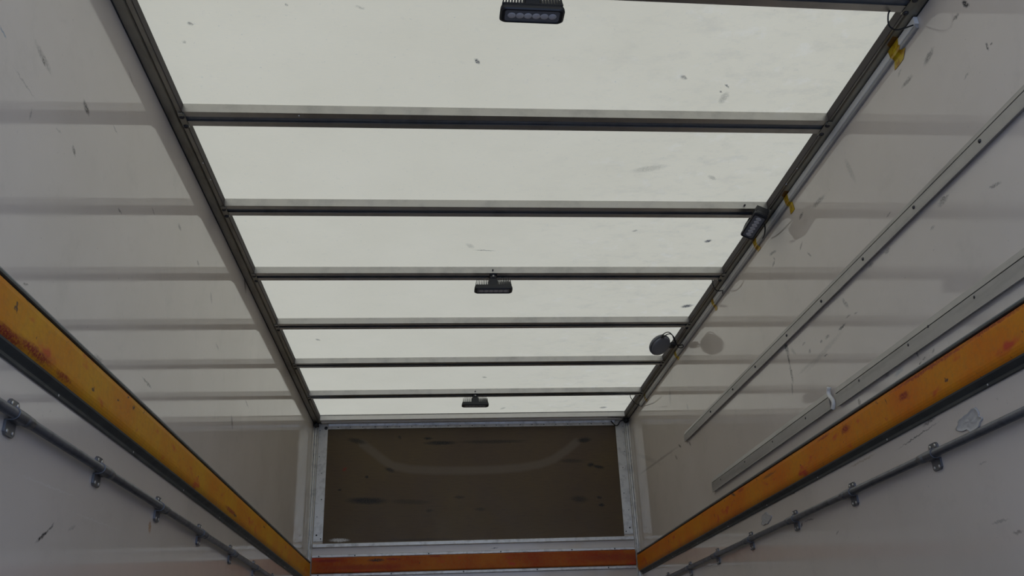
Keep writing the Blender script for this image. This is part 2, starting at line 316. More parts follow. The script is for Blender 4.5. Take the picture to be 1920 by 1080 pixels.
M['yard'] = plain('pale_concrete_yard', (0.50, 0.52, 0.56, 1), 0.9, var=0.2, scale=4)

def tape_material():
    m, nt, p = new_mat('yellow_tape')
    p.inputs['Base Color'].default_value = (0.62, 0.43, 0.02, 1)
    p.inputs['Roughness'].default_value = 0.3
    nt.links.new(mix_col(nt, maprange(nt, noise(nt, tex_coord(nt), 55, 2), 0.4, 0.6, 0, 1), (0.66, 0.48, 0.02, 1), (0.45, 0.24, 0.01, 1)), p.inputs['Base Color'])
    tr = nt.nodes.new('ShaderNodeBsdfTransparent')
    tr.inputs['Color'].default_value = (0.9, 0.62, 0.1, 1)
    mx = nt.nodes.new('ShaderNodeMixShader'); mx.inputs[0].default_value = 0.25
    nt.links.new(p.outputs[0], mx.inputs[1]); nt.links.new(tr.outputs[0], mx.inputs[2])
    nt.links.new(mx.outputs[0], nt.nodes['Material Output'].inputs['Surface'])
    return m
M['tape'] = tape_material()
M['rail_brown'] = plain('brown_on_rail', (0.16, 0.07, 0.012, 1), 0.4)
m, nt, p = new_mat('led_lens')
p.inputs['Base Color'].default_value = (0.16, 0.165, 0.18, 1); p.inputs['Roughness'].default_value = 0.3
M['lens'] = m
M['led'] = metal('led_reflector', (0.62, 0.62, 0.64, 1), 0.35, 0.2, (0.25, 0.25, 0.26, 1), 0.3, 50)
m, nt, p = new_mat('lens_dome')
p.inputs['Base Color'].default_value = (0.16, 0.165, 0.18, 1); p.inputs['Roughness'].default_value = 0.25
M['dome'] = m

# ------------------------------------------------------------------ mesh helpers
def link_mesh(name, bm, mat, parent=None, smooth=False, bevel=0.0):
    bmesh.ops.recalc_face_normals(bm, faces=bm.faces)
    me = bpy.data.meshes.new(name)
    bm.to_mesh(me); bm.free()
    me.materials.append(mat)
    o = bpy.data.objects.new(name, me)
    C.objects.link(o)
    if parent is not None:
        o.parent = parent
    if smooth:
        for f in me.polygons:
            f.use_smooth = True
    if bevel:
        b = o.modifiers.new('edge', 'BEVEL'); b.width = bevel; b.segments = 2; b.limit_method = 'ANGLE'
    return o

def tag(o, label=None, cat=None, group=None, kind=None):
    for k, v in (('label', label), ('category', cat), ('group', group), ('kind', kind)):
        if v: o[k] = v
    return o

def empty(name, loc, label, cat, group=None):
    o = bpy.data.objects.new(name, None); C.objects.link(o)
    o.location = loc; o.empty_display_size = 0.05
    return tag(o, label, cat, group)

def copy_tree(o, parent=None):
    c = o.copy(); C.objects.link(c)
    if parent is not None: c.parent = parent
    for ch in list(o.children):
        copy_tree(ch, c)
    return c

def add_box(bm, x0, x1, y0, y1, z0, z1):
    v = [bm.verts.new((x, y, z)) for x in (x0, x1) for y in (y0, y1) for z in (z0, z1)]
    for f in ((0, 1, 3, 2), (4, 6, 7, 5), (0, 4, 5, 1), (2, 3, 7, 6), (0, 2, 6, 4), (1, 5, 7, 3)):
        bm.faces.new([v[i] for i in f])

def prism(bm, prof, a0, a1, axis='Y', cuts=1):
    """closed profile swept along an axis; prof gives the other two coordinates"""
    rings = []
    for i in range(cuts + 1):
        a = a0 + (a1 - a0) * i / cuts
        if axis == 'Y': rings.append([bm.verts.new((p, a, q)) for p, q in prof])
        elif axis == 'X': rings.append([bm.verts.new((a, p, q)) for p, q in prof])
        else: rings.append([bm.verts.new((p, q, a)) for p, q in prof])
    n = len(prof)
    for r0, r1 in zip(rings[:-1], rings[1:]):
        for i in range(n):
            bm.faces.new([r0[i], r0[(i + 1) % n], r1[(i + 1) % n], r1[i]])
    bm.faces.new(list(reversed(rings[0]))); bm.faces.new(rings[-1])

def frame_axes(d):
    d = Vector(d).normalized()
    u = d.cross(Vector((0, 0, 1)))
    if u.length < 1e-4: u = d.cross(Vector((1, 0, 0)))
    u.normalize(); return u, d.cross(u).normalized()

def add_cyl(bm, a, b, r, n=20, r2=None):
    a = Vector(a); b = Vector(b); u, v = frame_axes(b - a); r2 = r if r2 is None else r2
    A = [bm.verts.new(a + (u * math.cos(t) + v * math.sin(t)) * r) for t in [2 * PI * i / n for i in range(n)]]
    B = [bm.verts.new(b + (u * math.cos(t) + v * math.sin(t)) * r2) for t in [2 * PI * i / n for i in range(n)]]
    for i in range(n):
        bm.faces.new([A[i], A[(i + 1) % n], B[(i + 1) % n], B[i]])
    bm.faces.new(list(reversed(A))); bm.faces.new(B)

def add_dome(bm, c, nrm, r, h, n=14):
    """button head: rings shrinking along the normal"""
    c = Vector(c); nrm = Vector(nrm).normalized(); u, v = frame_axes(nrm)
    rings = []
    for k in range(4):
        t = k / 3 * PI / 2 * 0.85
        rr = r * math.cos(t); hh = h * math.sin(t)
        rings.append([bm.verts.new(c + nrm * hh + (u * math.cos(2 * PI * i / n) + v * math.sin(2 * PI * i / n)) * rr) for i in range(n)])
    for r0, r1 in zip(rings[:-1], rings[1:]):
        for i in range(n):
            bm.faces.new([r0[i], r0[(i + 1) % n], r1[(i + 1) % n], r1[i]])
    bm.faces.new(list(reversed(rings[0]))); bm.faces.new(rings[-1])

def add_tube(bm, pts, r, n=8):
    # Catmull-Rom through the points
    P = [Vector(p) for p in pts]; Q = []
    E = [P[0] * 2 - P[1]] + P + [P[-1] * 2 - P[-2]]
    for i in range(1, len(E) - 2):
        for s in range(8):
            t = s / 8
            Q.append(0.5 * ((2 * E[i]) + (E[i + 1] - E[i - 1]) * t + (2 * E[i - 1] - 5 * E[i] + 4 * E[i + 1] - E[i + 2]) * t * t
                            + (3 * E[i] - E[i - 1] - 3 * E[i + 1] + E[i + 2]) * t ** 3))
    Q.append(P[-1]); prev = None; u = None
    for i, q in enumerate(Q):
        d = (Q[min(i + 1, len(Q) - 1)] - Q[max(i - 1, 0)]).normalized()
        if u is None: u, v = frame_axes(d)
        else:
            u = (u - d * u.dot(d)).normalized(); v = d.cross(u)
        ring = [bm.verts.new(q + (u * math.cos(2 * PI * k / n) + v * math.sin(2 * PI * k / n)) * r) for k in range(n)]
        if prev:
            for k in range(n):
                bm.faces.new([prev[k], prev[(k + 1) % n], ring[(k + 1) % n], ring[k]])
        else: bm.faces.new(list(reversed(ring)))
        prev = ring
    bm.faces.new(prev)

def rounded_rect(cx, cy, hx, hy, r, z, n=5):
    out = []
    for sx, sy, a0 in ((1, 1, 0), (-1, 1, PI / 2), (-1, -1, PI), (1, -1, 3 * PI / 2)):
        for k in range(n + 1):
            a = a0 + PI / 2 * k / n
            out.append((cx + sx * (hx - r) + r * math.cos(a), cy + sy * (hy - r) + r * math.sin(a), z))
    return out

def loft(bm, rings, cap0=True, cap1=True):
    R = [[bm.verts.new(p) for p in r] for r in rings]; n = len(R[0])
    for a, b in zip(R[:-1], R[1:]):
        for i in range(n): bm.faces.new([a[i], a[(i + 1) % n], b[(i + 1) % n], b[i]])
    if cap0: bm.faces.new(list(reversed(R[0])))
    if cap1: bm.faces.new(R[-1])

# ------------------------------------------------------------------ the setting
def struct_box(name, mat, x0, x1, y0, y1, z0, z1):
    bm = bmesh.new(); add_box(bm, x0, x1, y0, y1, z0, z1)
    return tag(link_mesh(name, bm, mat), kind='structure')

struct_box('wall_left', M['wall_l'], -W - 0.03, -W, YB, YF + 0.03, ZF, ZR)
struct_box('wall_right', M['wall_r'], W, W + 0.03, YB, YF + 0.03, ZF, ZR)
struct_box('wall_front', M['wall_f'], -W, W, YF, YF + 0.03, ZF, ZR)
struct_box('floor', M['floor'], -W - 0.03, W + 0.03, YB, YF + 0.03, ZF - 0.05, ZF)
struct_box('ground', M['yard'], -40, 40, -60, 40, ZF - 1.05, ZF - 0.95)
bm = bmesh.new()
vs4 = [bm.verts.new(p) for p in ((-W - 0.03, YB, ZR), (W + 0.03, YB, ZR), (W + 0.03, YF + 0.03, ZR), (-W - 0.03, YF + 0.03, ZR))]
bm.faces.new(vs4)
roof = link_mesh('ceiling', bm, M['roof'])
tag(roof, kind='structure')

# ------------------------------------------------------------------ roof side rails
def roof_rail(sx, label):
    root = empty('roof_rail', (sx * 1.03, YF, 0.0), label, 'roof rail', 'roof rails')
    loc = Vector(root.location)
    def P(prof): return [(sx * x - loc.x, z) for x, z in prof]
    y0, y1 = YB - loc.y, 1.236 - loc.y
    # outer flange (against the wall), step, inner flange; an added dark strip keeps its inner face from mirroring the bright roof
    xi = 1.014 if sx < 0 else 1.021
    bm = bmesh.new()
    prism(bm, P([(1.0648, 0.0295), (1.0648, 0.0015), (1.0635, 0.0), (1.036, 0.0), (1.034, 0.003), (1.0325, 0.006),
                 (1.0305, 0.0035), (1.028, 0.001), (xi + 0.002, 0.0), (xi, 0.0015), (xi, 0.0295)]), y0, y1)
    link_mesh('profile', bm, M['rail'], root)
    bm = bmesh.new(); prism(bm, P([(xi - 0.0003, 0.0295), (xi - 0.0003, 0.0005), (xi - 0.0016, 0.0005), (xi - 0.0016, 0.0295)]), y0, y1)
    link_mesh('dark_edge_strip', bm, M['dark_edge_strip'], root)
    bm = bmesh.new(); prism(bm, P([(1.0620, -0.0001), (1.0648, -0.0001), (1.0648, -0.0022), (1.0620, -0.0022)]), y0, y1)
    link_mesh('wall_seal', bm, M['groove'], root)
    for yy in (-2.050, -1.942):
        bm = bmesh.new(); add_dome(bm, (sx * (xi + 0.0045) - loc.x, yy - loc.y, 0.0002), (0, 0, -1), 0.0030, 0.002, 10)
        link_mesh('rivet', bm, M['rivet'], root, True)
    return root
roof_rail(-1, 'brown-grey aluminium rail where the roof meets the left wall')
roof_rail(1, 'brown-grey aluminium rail where the roof meets the right wall, white trunking below it')

# ------------------------------------------------------------------ roof bows
Yk = [0.6557 - (6 - k) * 0.5848 for k in range(7)]
BW = 0.075
def make_bow(y):
    root = empty('roof_bow', (0, y, 0), 'x', 'roof bow', 'steel roof bows across the white roof')
    x0, x1 = -1.0123, 1.0193
    bm = bmesh.new()
    prof = [(0.0, 0.0), (0.0, 0.0296), (-BW, 0.0296), (-BW, 0.0), (-BW + 0.025, 0.0), (-BW + 0.025, 0.003), (-BW + 0.003, 0.0035),
            (-BW + 0.003, 0.0266), (-0.003, 0.0266), (-0.003, 0.0035), (-0.025, 0.003), (-0.025, 0.0)]
    prism(bm, prof, x0, x1, 'X')
    link_mesh('channel', bm, M['bow'], root)
    bm = bmesh.new(); add_box(bm, x0, x1, -BW + 0.004, -0.004, 0.007, 0.0264)
    link_mesh('channel_lining', bm, M['bow_in'], root)
    for s in (-1, 1):
        bm = bmesh.new()
        xe = s * (1.018 if s < 0 else 1.025)
        add_box(bm, xe - 0.010, xe + 0.010, -0.066, 0.006, -0.0035, -0.0004)
        add_box(bm, xe - 0.007, xe + 0.007, -0.075, -0.058, -0.006, -0.0035)
        link_mesh('end_bracket', bm, M['rail'], root, bevel=0.001)
        for yy in (-0.052, -0.002):
            bm = bmesh.new(); add_dome(bm, (xe, yy, -0.0035), (0, 0, -1), 0.0085, 0.006, 12)
            link_mesh('bolt', bm, M['bolt'], root, True)
    return root
bow0 = make_bow(Yk[0])
bow_labels = ['dark steel roof bow at the top edge, the nearest, with the largest work light',
              'bare dark steel roof bow second from the top edge, one bright rivet on it',
              'dark steel roof bow with the tilted work light at its right end',
              'dark steel roof bow with the second centre work light hanging under it',
              'bare dark steel roof bow just behind the round grey lamp, fourth from the top edge',
              'thin bare dark steel roof bow, the second one back from the brown board',
              'thin dark steel roof bow closest to the brown board, smallest work light under it']
for k in range(7):
    b = bow0 if k == 0 else copy_tree(bow0)
    b.location = (0, Yk[k] - (0.0245 if k == 0 else 0), 0)
    b.rotation_euler = (0, 0, 0.0245 if k == 0 else 0)      # the nearest bow sits slightly askew
    b['label'] = bow_labels[k]
    if k == 1:
        bm = bmesh.new(); add_dome(bm, (-0.664, -0.062, 0.0), (0, 0, -1), 0.003, 0.0018, 10)
        link_mesh('rivet', bm, M['rivet'], b, True)

# ------------------------------------------------------------------ front header and board frame
hd = empty('front_header', (0, YF, 0), 'pale metal header across the front end of the roof above the brown board', 'header')
bm = bmesh.new()
prism(bm, [(-0.12, 0.0296), (-0.12, -0.003), (-0.118, -0.005), (-0.098, -0.005), (-0.094, 0.002), (-0.066, 0.002), (-0.062, -0.006),
           (-0.045, -0.006), (-0.040, 0.000), (-0.004, 0.000), (-0.0005, 0.0296)], -1.0123, 1.0193, 'X')
link_mesh('profile', bm, M['header'], hd)
bm = bmesh.new(); add_box(bm, -1.011, 1.018, -0.1225, -0.1202, 0.0265, 0.0294)
link_mesh('dark_edge_strip', bm, M['groove'], hd)

tr = empty('board_top_trim', (0, YF, -0.02), 'pale riveted aluminium strip along the top edge of the brown board', 'trim strip', 'aluminium strips framing the brown board')
bm = bmesh.new(); prism(bm, [(-0.0005, 0.019), (-0.010, 0.019), (-0.006, 0.004), (-0.006, -0.016), (-0.0005, -0.016)], -0.969, 0.969, 'X')
link_mesh('strip', bm, M['alu'], tr)
for i in range(23):
    bm = bmesh.new(); add_dome(bm, (-0.905 + i * 0.0815, -0.006, -0.004), (0, -1, 0), 0.0035, 0.002, 8)
    link_mesh('rivet', bm, M['bolt'], tr, True)

def side_plate(sx, label):
    r = empty('board_side_plate', (sx * 1.0, YF, -0.38), label, 'trim strip', 'aluminium strips framing the brown board')
    lx = sx * 1.0
    xa, xb = sorted((sx * 0.972 - lx, sx * 1.032 - lx))
    bm = bmesh.new(); add_box(bm, xa, xb, -0.0065, -0.0005, -0.385, 0.377)
    link_mesh('plate', bm, M['alu'], r, bevel=0.001)
    if True:
        bm = bmesh.new(); add_dome(bm, (sx * 0.985 - lx, -0.0065, 0.352), (0, -1, 0), 0.011, 0.006)
        if sx < 0: link_mesh('bolt', bm, M['bolt'], r, True)
        else: bm.free()
    for (x, z, rr) in ((1.012, -0.345, 0.0055), (0.985, -0.368, 0.004), (1.02, 0.16, 0.003), (0.992, -0.12, 0.0035), (1.015, -0.23, 0.003), (1.0, 0.05, 0.003), (1.024, 0.335, 0.003)):
        bm = bmesh.new(); add_dome(bm, (sx * x - lx, -0.0065, z), (0, -1, 0), rr, 0.002, 10)
        link_mesh('rivet', bm, M['bolt'], r, True)
    return r
side_plate(-1, 'scuffed aluminium plate up the left edge of the brown board, big bolt at its top')
side_plate(1, 'scuffed aluminium plate up the right edge of the brown board')

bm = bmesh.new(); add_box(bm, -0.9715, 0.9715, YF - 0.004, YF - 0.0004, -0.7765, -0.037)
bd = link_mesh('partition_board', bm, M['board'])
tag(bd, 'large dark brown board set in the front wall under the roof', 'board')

def corner_post(sx, label):
    r = empty('corner_post', (sx * 1.05, YF, ZF), label, 'corner post', 'front corner posts')
    lx = sx * 1.05
    bm = bmesh.new()
    P = [(1.0346, 0.0), (1.0346, -0.009), (1.038, -0.011), (1.041, -0.004), (1.0445, -0.004), (1.047, -0.013), (1.0525, -0.015), (1.055, -0.007),
         (1.058, -0.007), (1.060, -0.020), (1.0645, -0.022), (1.0645, 0.0)]
    prism(bm, [(sx * x - lx, y - 0.0005) for x, y in P], 0.001, -ZF - 0.002, 'Z')
    link_mesh('profile', bm, M['alu'], r)
    return r
corner_post(-1, 'grooved aluminium post in the front corner beside the left wall')
corner_post(1, 'grooved aluminium post in the front corner beside the right wall')

def front_strip(name, zc, h, d, label, mat, group='aluminium strips framing the brown board', rivets=(), cat='trim strip'):
    r = empty(name, (0, YF, zc), label, cat, group)
    bm = bmesh.new(); prism(bm, [(-0.0005, h / 2), (-d * 0.7, h / 2), (-d, h / 2 - 0.003), (-d, -h / 2 + 0.003), (-d * 0.7, -h / 2), (-0.0005, -h / 2)], -1.031, 1.031, 'X')
    link_mesh('strip', bm, mat, r)
    for x in rivets:
        bm = bmesh.new(); add_dome(bm, (x, -d, 0), (0, -1, 0), 0.0045, 0.002, 10)
        link_mesh('rivet', bm, M['bolt'], r, True)
    return r
front_strip('board_sill', -0.791, 0.025, 0.016, 'scuffed shiny aluminium sill directly under the brown board', M['alu'])
front_strip('front_rail_strip', -0.856, 0.019, 0.012, 'thin riveted aluminium strip right above the red-orange front board', M['alu'], 'riveted strips holding the front orange board', (-0.99, -0.765, -0.3, 0.16, 0.62, 0.9))
front_strip('front_rail_strip', -0.972, 0.019, 0.012, 'thin riveted aluminium strip right below the red-orange front board', M['alu'], 'riveted strips holding the front orange board', (-0.99, -0.535, -0.08, 0.39, 0.85))
bm = bmesh.new(); prism(bm, [(-0.0005, 0.0465), (-0.014, 0.0465), (-0.018, 0.042), (-0.018, -0.040), (-0.014, -0.0465), (-0.0005, -0.0465)], -1.031, 1.031, 'X')
fo = link_mesh('bumper_board', bm, M['orange_f']); fo.location = (0, YF, -0.9135)
tag(fo, 'red-orange painted board running across the front wall below the brown board', 'bumper board', 'orange bumper boards around the walls')

# ------------------------------------------------------------------ orange side rails
def side_rail(sx, mat, label):
    r = empty('bumper_board', (sx * W, YF, -0.95), label, 'bumper board', 'orange bumper boards around the walls')
    def P(prof): return [(-sx * d, z + 0.95) for d, z in prof]
    y0, y1 = YB + 0.01 - YF, 1.205 - YF
    bm = bmesh.new()
    prism(bm, P([(0.006, -0.9005), (0.022, -0.9005), (0.027, -0.904), (0.0285, -0.915), (0.0285, -0.972), (0.0280, -0.981), (0.0265, -0.988), (0.0240, -0.9940), (0.021, -0.9985), (0.006, -0.9995)]), y0, y1)
    link_mesh('painted_board', bm, mat, r, smooth=False)
    bm = bmesh.new()
    prism(bm, P([(0.0004, -0.893), (0.0285, -0.893), (0.0295, -0.8945), (0.0295, -0.8985), (0.027, -0.9000), (0.0055, -0.9000), (0.0055, -0.9998), (0.0215, -0.9990), (0.0205, -1.0030),
                 (0.0080, -1.0110), (0.0060, -1.0130), (0.0060, -1.0200), (0.0045, -1.0215), (0.0004, -1.0215)]), y0, y1)
    link_mesh('channel', bm, M['channel'], r)
    bm = bmesh.new(); prism(bm, P([(0.0005, -0.8905), (0.0285, -0.8905), (0.0285, -0.8929), (0.0005, -0.8929)]), y0, y1)
    link_mesh('top_lip', bm, M['lip'], r)
    k = 0
    y = 0.9
    while y > -3.4:
        bm = bmesh.new(); add_dome(bm, (-sx * 0.0060, y - YF, -1.0165 + 0.95), (-sx, 0, 0), 0.003, 0.0016, 8)
        link_mesh('rivet', bm, M['alu'], r, True)
        y -= 0.52
    return r
side_rail(-1, M['orange_l'], 'long worn yellow-orange board on a dark channel along the left wall')
side_rail(1, M['orange_r'], 'long worn orange board with red blotches along the right wall')

# ------------------------------------------------------------------ tubes and clamps
TZ = -1.115; TX = W - 0.0165
def tube(sx, label):
    r = empty('lashing_tube', (sx * TX, YF, TZ), label, 'tube', 'lashing tubes along the side walls')
    bm = bmesh.new(); add_cyl(bm, (0, YB + 0.02 - YF, 0), (0, 1.19 - YF, 0), 0.0102, 20)
    link_mesh('tube', bm, M['steel_dark'], r, True)
    return r
tube(-1, 'grey steel tube clamped along the left wall under the orange board')
tube(1, 'grey steel tube clamped along the right wall under the orange board')

def make_clamp():
    r = empty('tube_clamp', (0, 0, 0), 'x', 'clamp', 'x')
    # built for the right wall: wall plane at x = +0.0165, tube axis at x = 0
    bm = bmesh.new()
    n = 14; ro, ri = 0.0128, 0.0106; y0, y1 = -0.021, 0.021
    outer = []; inner = []
    for i in range(n + 1):
        a = PI / 2 + PI * i / n
        outer.append((ro * math.cos(a), ro * math.sin(a))); inner.append((ri * math.cos(a), ri * math.sin(a)))
    prof = [(0.0160, ro)] + outer + [(0.0160, -ro), (0.0160, -ri)] + list(reversed(inner)) + [(0.0160, ri)]
    prism(bm, prof, y0, y1, 'Y')
    link_mesh('saddle', bm, M['steel_dark'], r, False)
    for s in (1, -1):
        bm = bmesh.new()
        z0, z1 = ro - 0.002, (0.031 if s > 0 else 0.040)
        ring = lambda x: [(x, y, s * z) for y, z in ((y0, z0), (y1, z0), (y1, z1 - 0.006), (y1 - 0.006, z1), (y0 + 0.006, z1), (y0, z1 - 0.006))]
        loft(bm, [ring(0.0105), ring(0.0160)])
        t = link_mesh('tab', bm, M['steel_dark'], r)
        for yy in (-0.012, 0.012):
            bm = bmesh.new()
            add_cyl(bm, (0.0106, yy, s * (z1 - 0.008)), (0.0094, yy, s * (z1 - 0.008)), 0.0042, 12)
            link_mesh('screw', bm, M['alu'], t, True)
    bm = bmesh.new(); add_cyl(bm, (0, 0.0212, 0), (0, 0.056, 0), 0.0126, 18, 0.0118)
    link_mesh('sleeve', bm, M['steel_dark'], r, True)
    return r
cl0 = make_clamp()
CY = [-2.925, -2.446, -1.939, -1.444, -0.936, -0.444, 0.055, 0.542, 1.04]
ordn = {0: 'nearest the left edge of the picture', 1: 'second from the picture edge', 2: 'third from the picture edge', 3: 'fourth from the picture edge',
        4: 'third from where the tube leaves the frame', 5: 'second from where the tube leaves the frame', 6: 'at the very end of the visible tube'}
llab = ['large grey clamp on the left wall tube, the nearest one, at the picture edge',
        'grey clamp on the left wall tube, second from the picture edge',
        'grey clamp on the left wall tube, third from the picture edge',
        'grey clamp on the left wall tube, the middle one of seven',
        'small grey clamp on the left wall tube, third from the bottom end',
        'small grey clamp on the left wall tube, second from the bottom end',
        'smallest grey clamp on the left wall tube, cut by the bottom edge']
rlab = ['large grey clamp on the right wall tube, nearest one, beside the pale glue patch',
        'grey clamp on the right wall tube, second from the picture edge',
        'grey clamp on the right wall tube with a short black scratch below it',
        'grey clamp on the right wall tube, just past the small glue patch',
        'small grey clamp on the right wall tube, third from the bottom end',
        'small grey clamp on the right wall tube, second from the bottom end',
        'smallest grey clamp on the right wall tube, at the bottom edge']
first = True
for side, ys, labs in ((1, CY[1:8], rlab), (-1, CY[0:7], llab)):
    for y, lb in zip(ys, labs):
        c = cl0 if first else copy_tree(cl0)
        first = False
        c.location = (side * TX, y, TZ)
        c.scale = (side, 1, 1)
        tag(c, lb, 'clamp', 'clamps on the %s wall tube' % ('right' if side > 0 else 'left'))

# ------------------------------------------------------------------ aluminium strips on the right wall
def wall_strip(y0, y1, zt, zb, screws, label, holes=False):
    yc = y0
    r = empty('wall_strip', (W, y0, (zt + zb) / 2), label, 'aluminium strip', 'aluminium strips on the right wall')
    zc = (zt + zb) / 2; h = zt - zb
    def P(pr): return [(-d, z - zc) for d, z in pr]
    g = zt - h * 0.33
    bm = bmesh.new()
    prism(bm, P([(0.0004, zt - 0.001), (0.004, zt), (0.010, g + 0.0022), (0.010, g + 0.0016), (0.0045, g + 0.0014), (0.0045, g - 0.0010), (0.010, g - 0.0012),
                 (0.0115, g - 0.003), (0.0115, zb + 0.003), (0.0125, zb + 0.001), (0.0115, zb), (0.0085, zb + 0.001), (0.0085, zb + 0.004), (0.0004, zb + 0.004)]), 0, y1 - y0)
    link_mesh('profile', bm, M['strip'], r)
    bm = bmesh.new(); prism(bm, P([(0.0044, g + 0.0013), (0.0052, g + 0.0013), (0.0052, g - 0.0009), (0.0044, g - 0.0009)]), 0.001, y1 - y0 - 0.001)
    link_mesh('groove', bm, M['groove'], r)
    for (y, z) in screws:
        y2 = -4.6745 + (y + 4.6745) * 0.991
        bm = bmesh.new()
        add_dome(bm, (-0.0115, y2 - y0, z - 0.0095 - zc), (-1, 0, 0), 0.0055 if not holes else 0.0042, 0.004 if not holes else 0.0015, 12)
        link_mesh('screw', bm, M['bolt'], r, True)
    return r
wall_strip(-0.135, -4.4, -0.446, -0.500, [(-2.940, -.468), (-2.612, -.468), (-2.289, -.47), (-1.96, -.471), (-1.629, -.47), (-1.264, -.469), (-0.956, -.469), (-.6, -.469), (-3.3, -.469), (-3.65, -.469)],
           'long thin aluminium strip with dome screws, the upper one on the right wall')
wall_strip(-1.955, -4.4, -0.777, -0.842, [(-2.766, -.80), (-2.545, -.79), (-2.43, -.80), (-2.111, -.80), (-3.1, -.8), (-3.45, -.8)],
           'lower aluminium strip on the right wall, the near length reaching the picture edge', True)
wall_strip(-0.510, -1.905, -0.771, -0.835, [(-1.669, -.797), (-1.324, -.795), (-.977, -.795), (-0.62, -.795)],
           'lower aluminium strip on the right wall, the short far length past the white joint', True)
bm = bmesh.new()
n = 9
for k in range(n):
    pass
pts = [(W - 0.012, -1.925 + 0.012 * math.sin(k * 0.9), -0.765 - 0.0105 * k) for k in range(8)]
add_tube(bm, pts, 0.0075, 8)
sl = link_mesh('sealant_bead', bm, M['sealant'], None, True)
tag(sl, 'white sealant bead filling the joint between the two lower aluminium strips', 'sealant')

# ------------------------------------------------------------------ trunking with cable holes and tape
trk = empty('cable_trunking', (W, 0, -0.02), 'off-white plastic cable trunking running under the right roof rail', 'trunking')
bm = bmesh.new()
prism(bm, [(-0.0005, 0.0170), (-0.0115, 0.0170), (-0.0130, 0.0150), (-0.0130, -0.0030), (-0.0105, -0.0055), (-0.0005, -0.0055)], -2.84, 0.80)
link_mesh('cover', bm, M['trunk'], trk)
bm = bmesh.new()
prism(bm, [(-0.0005, -0.0058), (-0.0095, -0.0058), (-0.0095, -0.0140), (-0.0080, -0.0160), (-0.0005, -0.0160)], -2.835, 0.795)
link_mesh('base', bm, M['trunk_base'], trk)

tape_labels = ['yellow tape scrap nearest the top right corner, the biggest, over the trunking',
               'yellow tape scrap on the trunking just above the tilted work light',
               'yellow tape scrap on the trunking just below the tilted work light',
               'yellow tape scrap on the trunking between the tilted work light and the round lamp',
               'faded yellow tape scrap on the trunking just past the round grey lamp',
               'tiny yellow tape scrap on the trunking nearest the front corner']
tape_y = [-2.722, -1.862, -1.502, -0.885, -0.158, 0.638]
def tape(y, w, lab, seed, tail):
    rr = random.Random(seed)
    bm = bmesh.new()
    path = [(W - 0.0137, -0.0030), (W - 0.0138, -0.023), (W - 0.0112, -0.0265), (W - 0.0102, -0.0345), (W - 0.004, -0.0375), (W - 0.0018, -0.040), (W - 0.0012, -0.040 - tail)]
    rows = []
    for i, (x, z) in enumerate(path):
        off = (i / 6 - 0.4) * 0.02 * rr.uniform(-1, 1)
        ww = w * (1 - 0.45 * (0.5 - abs(i / 6 - 0.5))) * rr.uniform(0.85, 1.15)
        rows.append([(x, y + off - ww / 2, z), (x, y + off, z - 0.001), (x, y + off + ww / 2, z)])
    loops = []
    for t in (0, 0.0006):
        loops.append([[bm.verts.new((p[0] - t, p[1], p[2])) for p in r] for r in rows])
    for L_, flip in ((loops[0], 0), (loops[1], 1)):
        for a, b in zip(L_[:-1], L_[1:]):
            for k in (0, 1):
                bm.faces.new([a[k], a[k + 1], b[k + 1], b[k]])
    a, b = loops
    def side(idx):
        for i in range(len(a) - 1):
            bm.faces.new([a[i][idx], a[i + 1][idx], b[i + 1][idx], b[i][idx]])
    side(0); side(2)
    for i in (0, -1):
        for k in (0, 1): bm.faces.new([a[i][k], a[i][k + 1], b[i][k + 1], b[i][k]])
    o = link_mesh('tape_scrap', bm, M['tape'])
    return tag(o, lab, 'tape', 'yellow tape scraps on the trunking')
for i, (y, lb) in enumerate(zip(tape_y, tape_labels)):
    tape(y, [0.060, 0.036, 0.036, 0.03, 0.034, 0.03][i], lb, 10 + i, [0.022, 0.035, 0.012, 0.02, 0.012, 0.006][i])
# thin brown patches on the underside of the rail above the first, second, third and fifth scraps
for i, lb in ((0, 'brown patch on the dark rail above the biggest yellow scrap'), (1, 'brown patch on the dark rail above the tilted work light'),
              (2, 'brown patch on the dark rail just below the tilted work light')):
    bm = bmesh.new(); y = tape_y[i] - 0.012
    a = [(1.036, y - 0.022), (1.060, y - 0.018), (1.0625, y + 0.016), (1.050, y + 0.026), (1.037, y + 0.014)]
    loft(bm, [[(x, yy, -0.0004) for x, yy in a], [(x, yy, -0.0009) for x, yy in a]])
    tag(link_mesh('rail_patch', bm, M['rail_brown'] if 'rail_brown' in M else M['tape']), lb, 'tape', 'brown patches on the rail')

# ------------------------------------------------------------------ cables
def cable(pts, label, r=0.0022):
    bm = bmesh.new(); add_tube(bm, pts, r)
    return tag(link_mesh('cable_loop', bm, M['cable'], None, True), label, 'cable', 'thin black cable loops')
cable([(0.985, -2.857, 0.008), (0.974, -2.855, -0.010), (0.978, -2.84, -0.034), (1.00, -2.83, -0.040), (1.028, -2.83, -0.033), (1.0505, -2.835, -0.027)],
      'thin black cable loop from the nearest roof bow into the trunking')
cable([(0.992, -1.10, 0.006), (0.994, -1.09, -0.006), (1.004, -1.07, -0.022), (1.022, -1.055, -0.034), (1.0485, -1.05, -0.032), (1.050, -1.04, -0.042)],
      'thin black cable loop behind the tilted light, middle of the right rail')
cable([(0.966, 0.655, 0.008), (0.968, 0.665, -0.010), (0.985, 0.69, -0.024), (1.01, 0.72, -0.036), (1.050, 0.77, -0.038)],
      'thin black cable loop from the last roof bow near the front corner')
cable([(1.035, 1.20, -0.004), (0.985, 1.19, 0.006), (0.93, 1.185, 0.008), (0.906, 1.18, 0.004), (0.93, 1.17, 0.001), (0.99, 1.165, -0.003), (1.02, 1.16, -0.010)],
      'flat black cable loop on the header in the right front corner', 0.003)
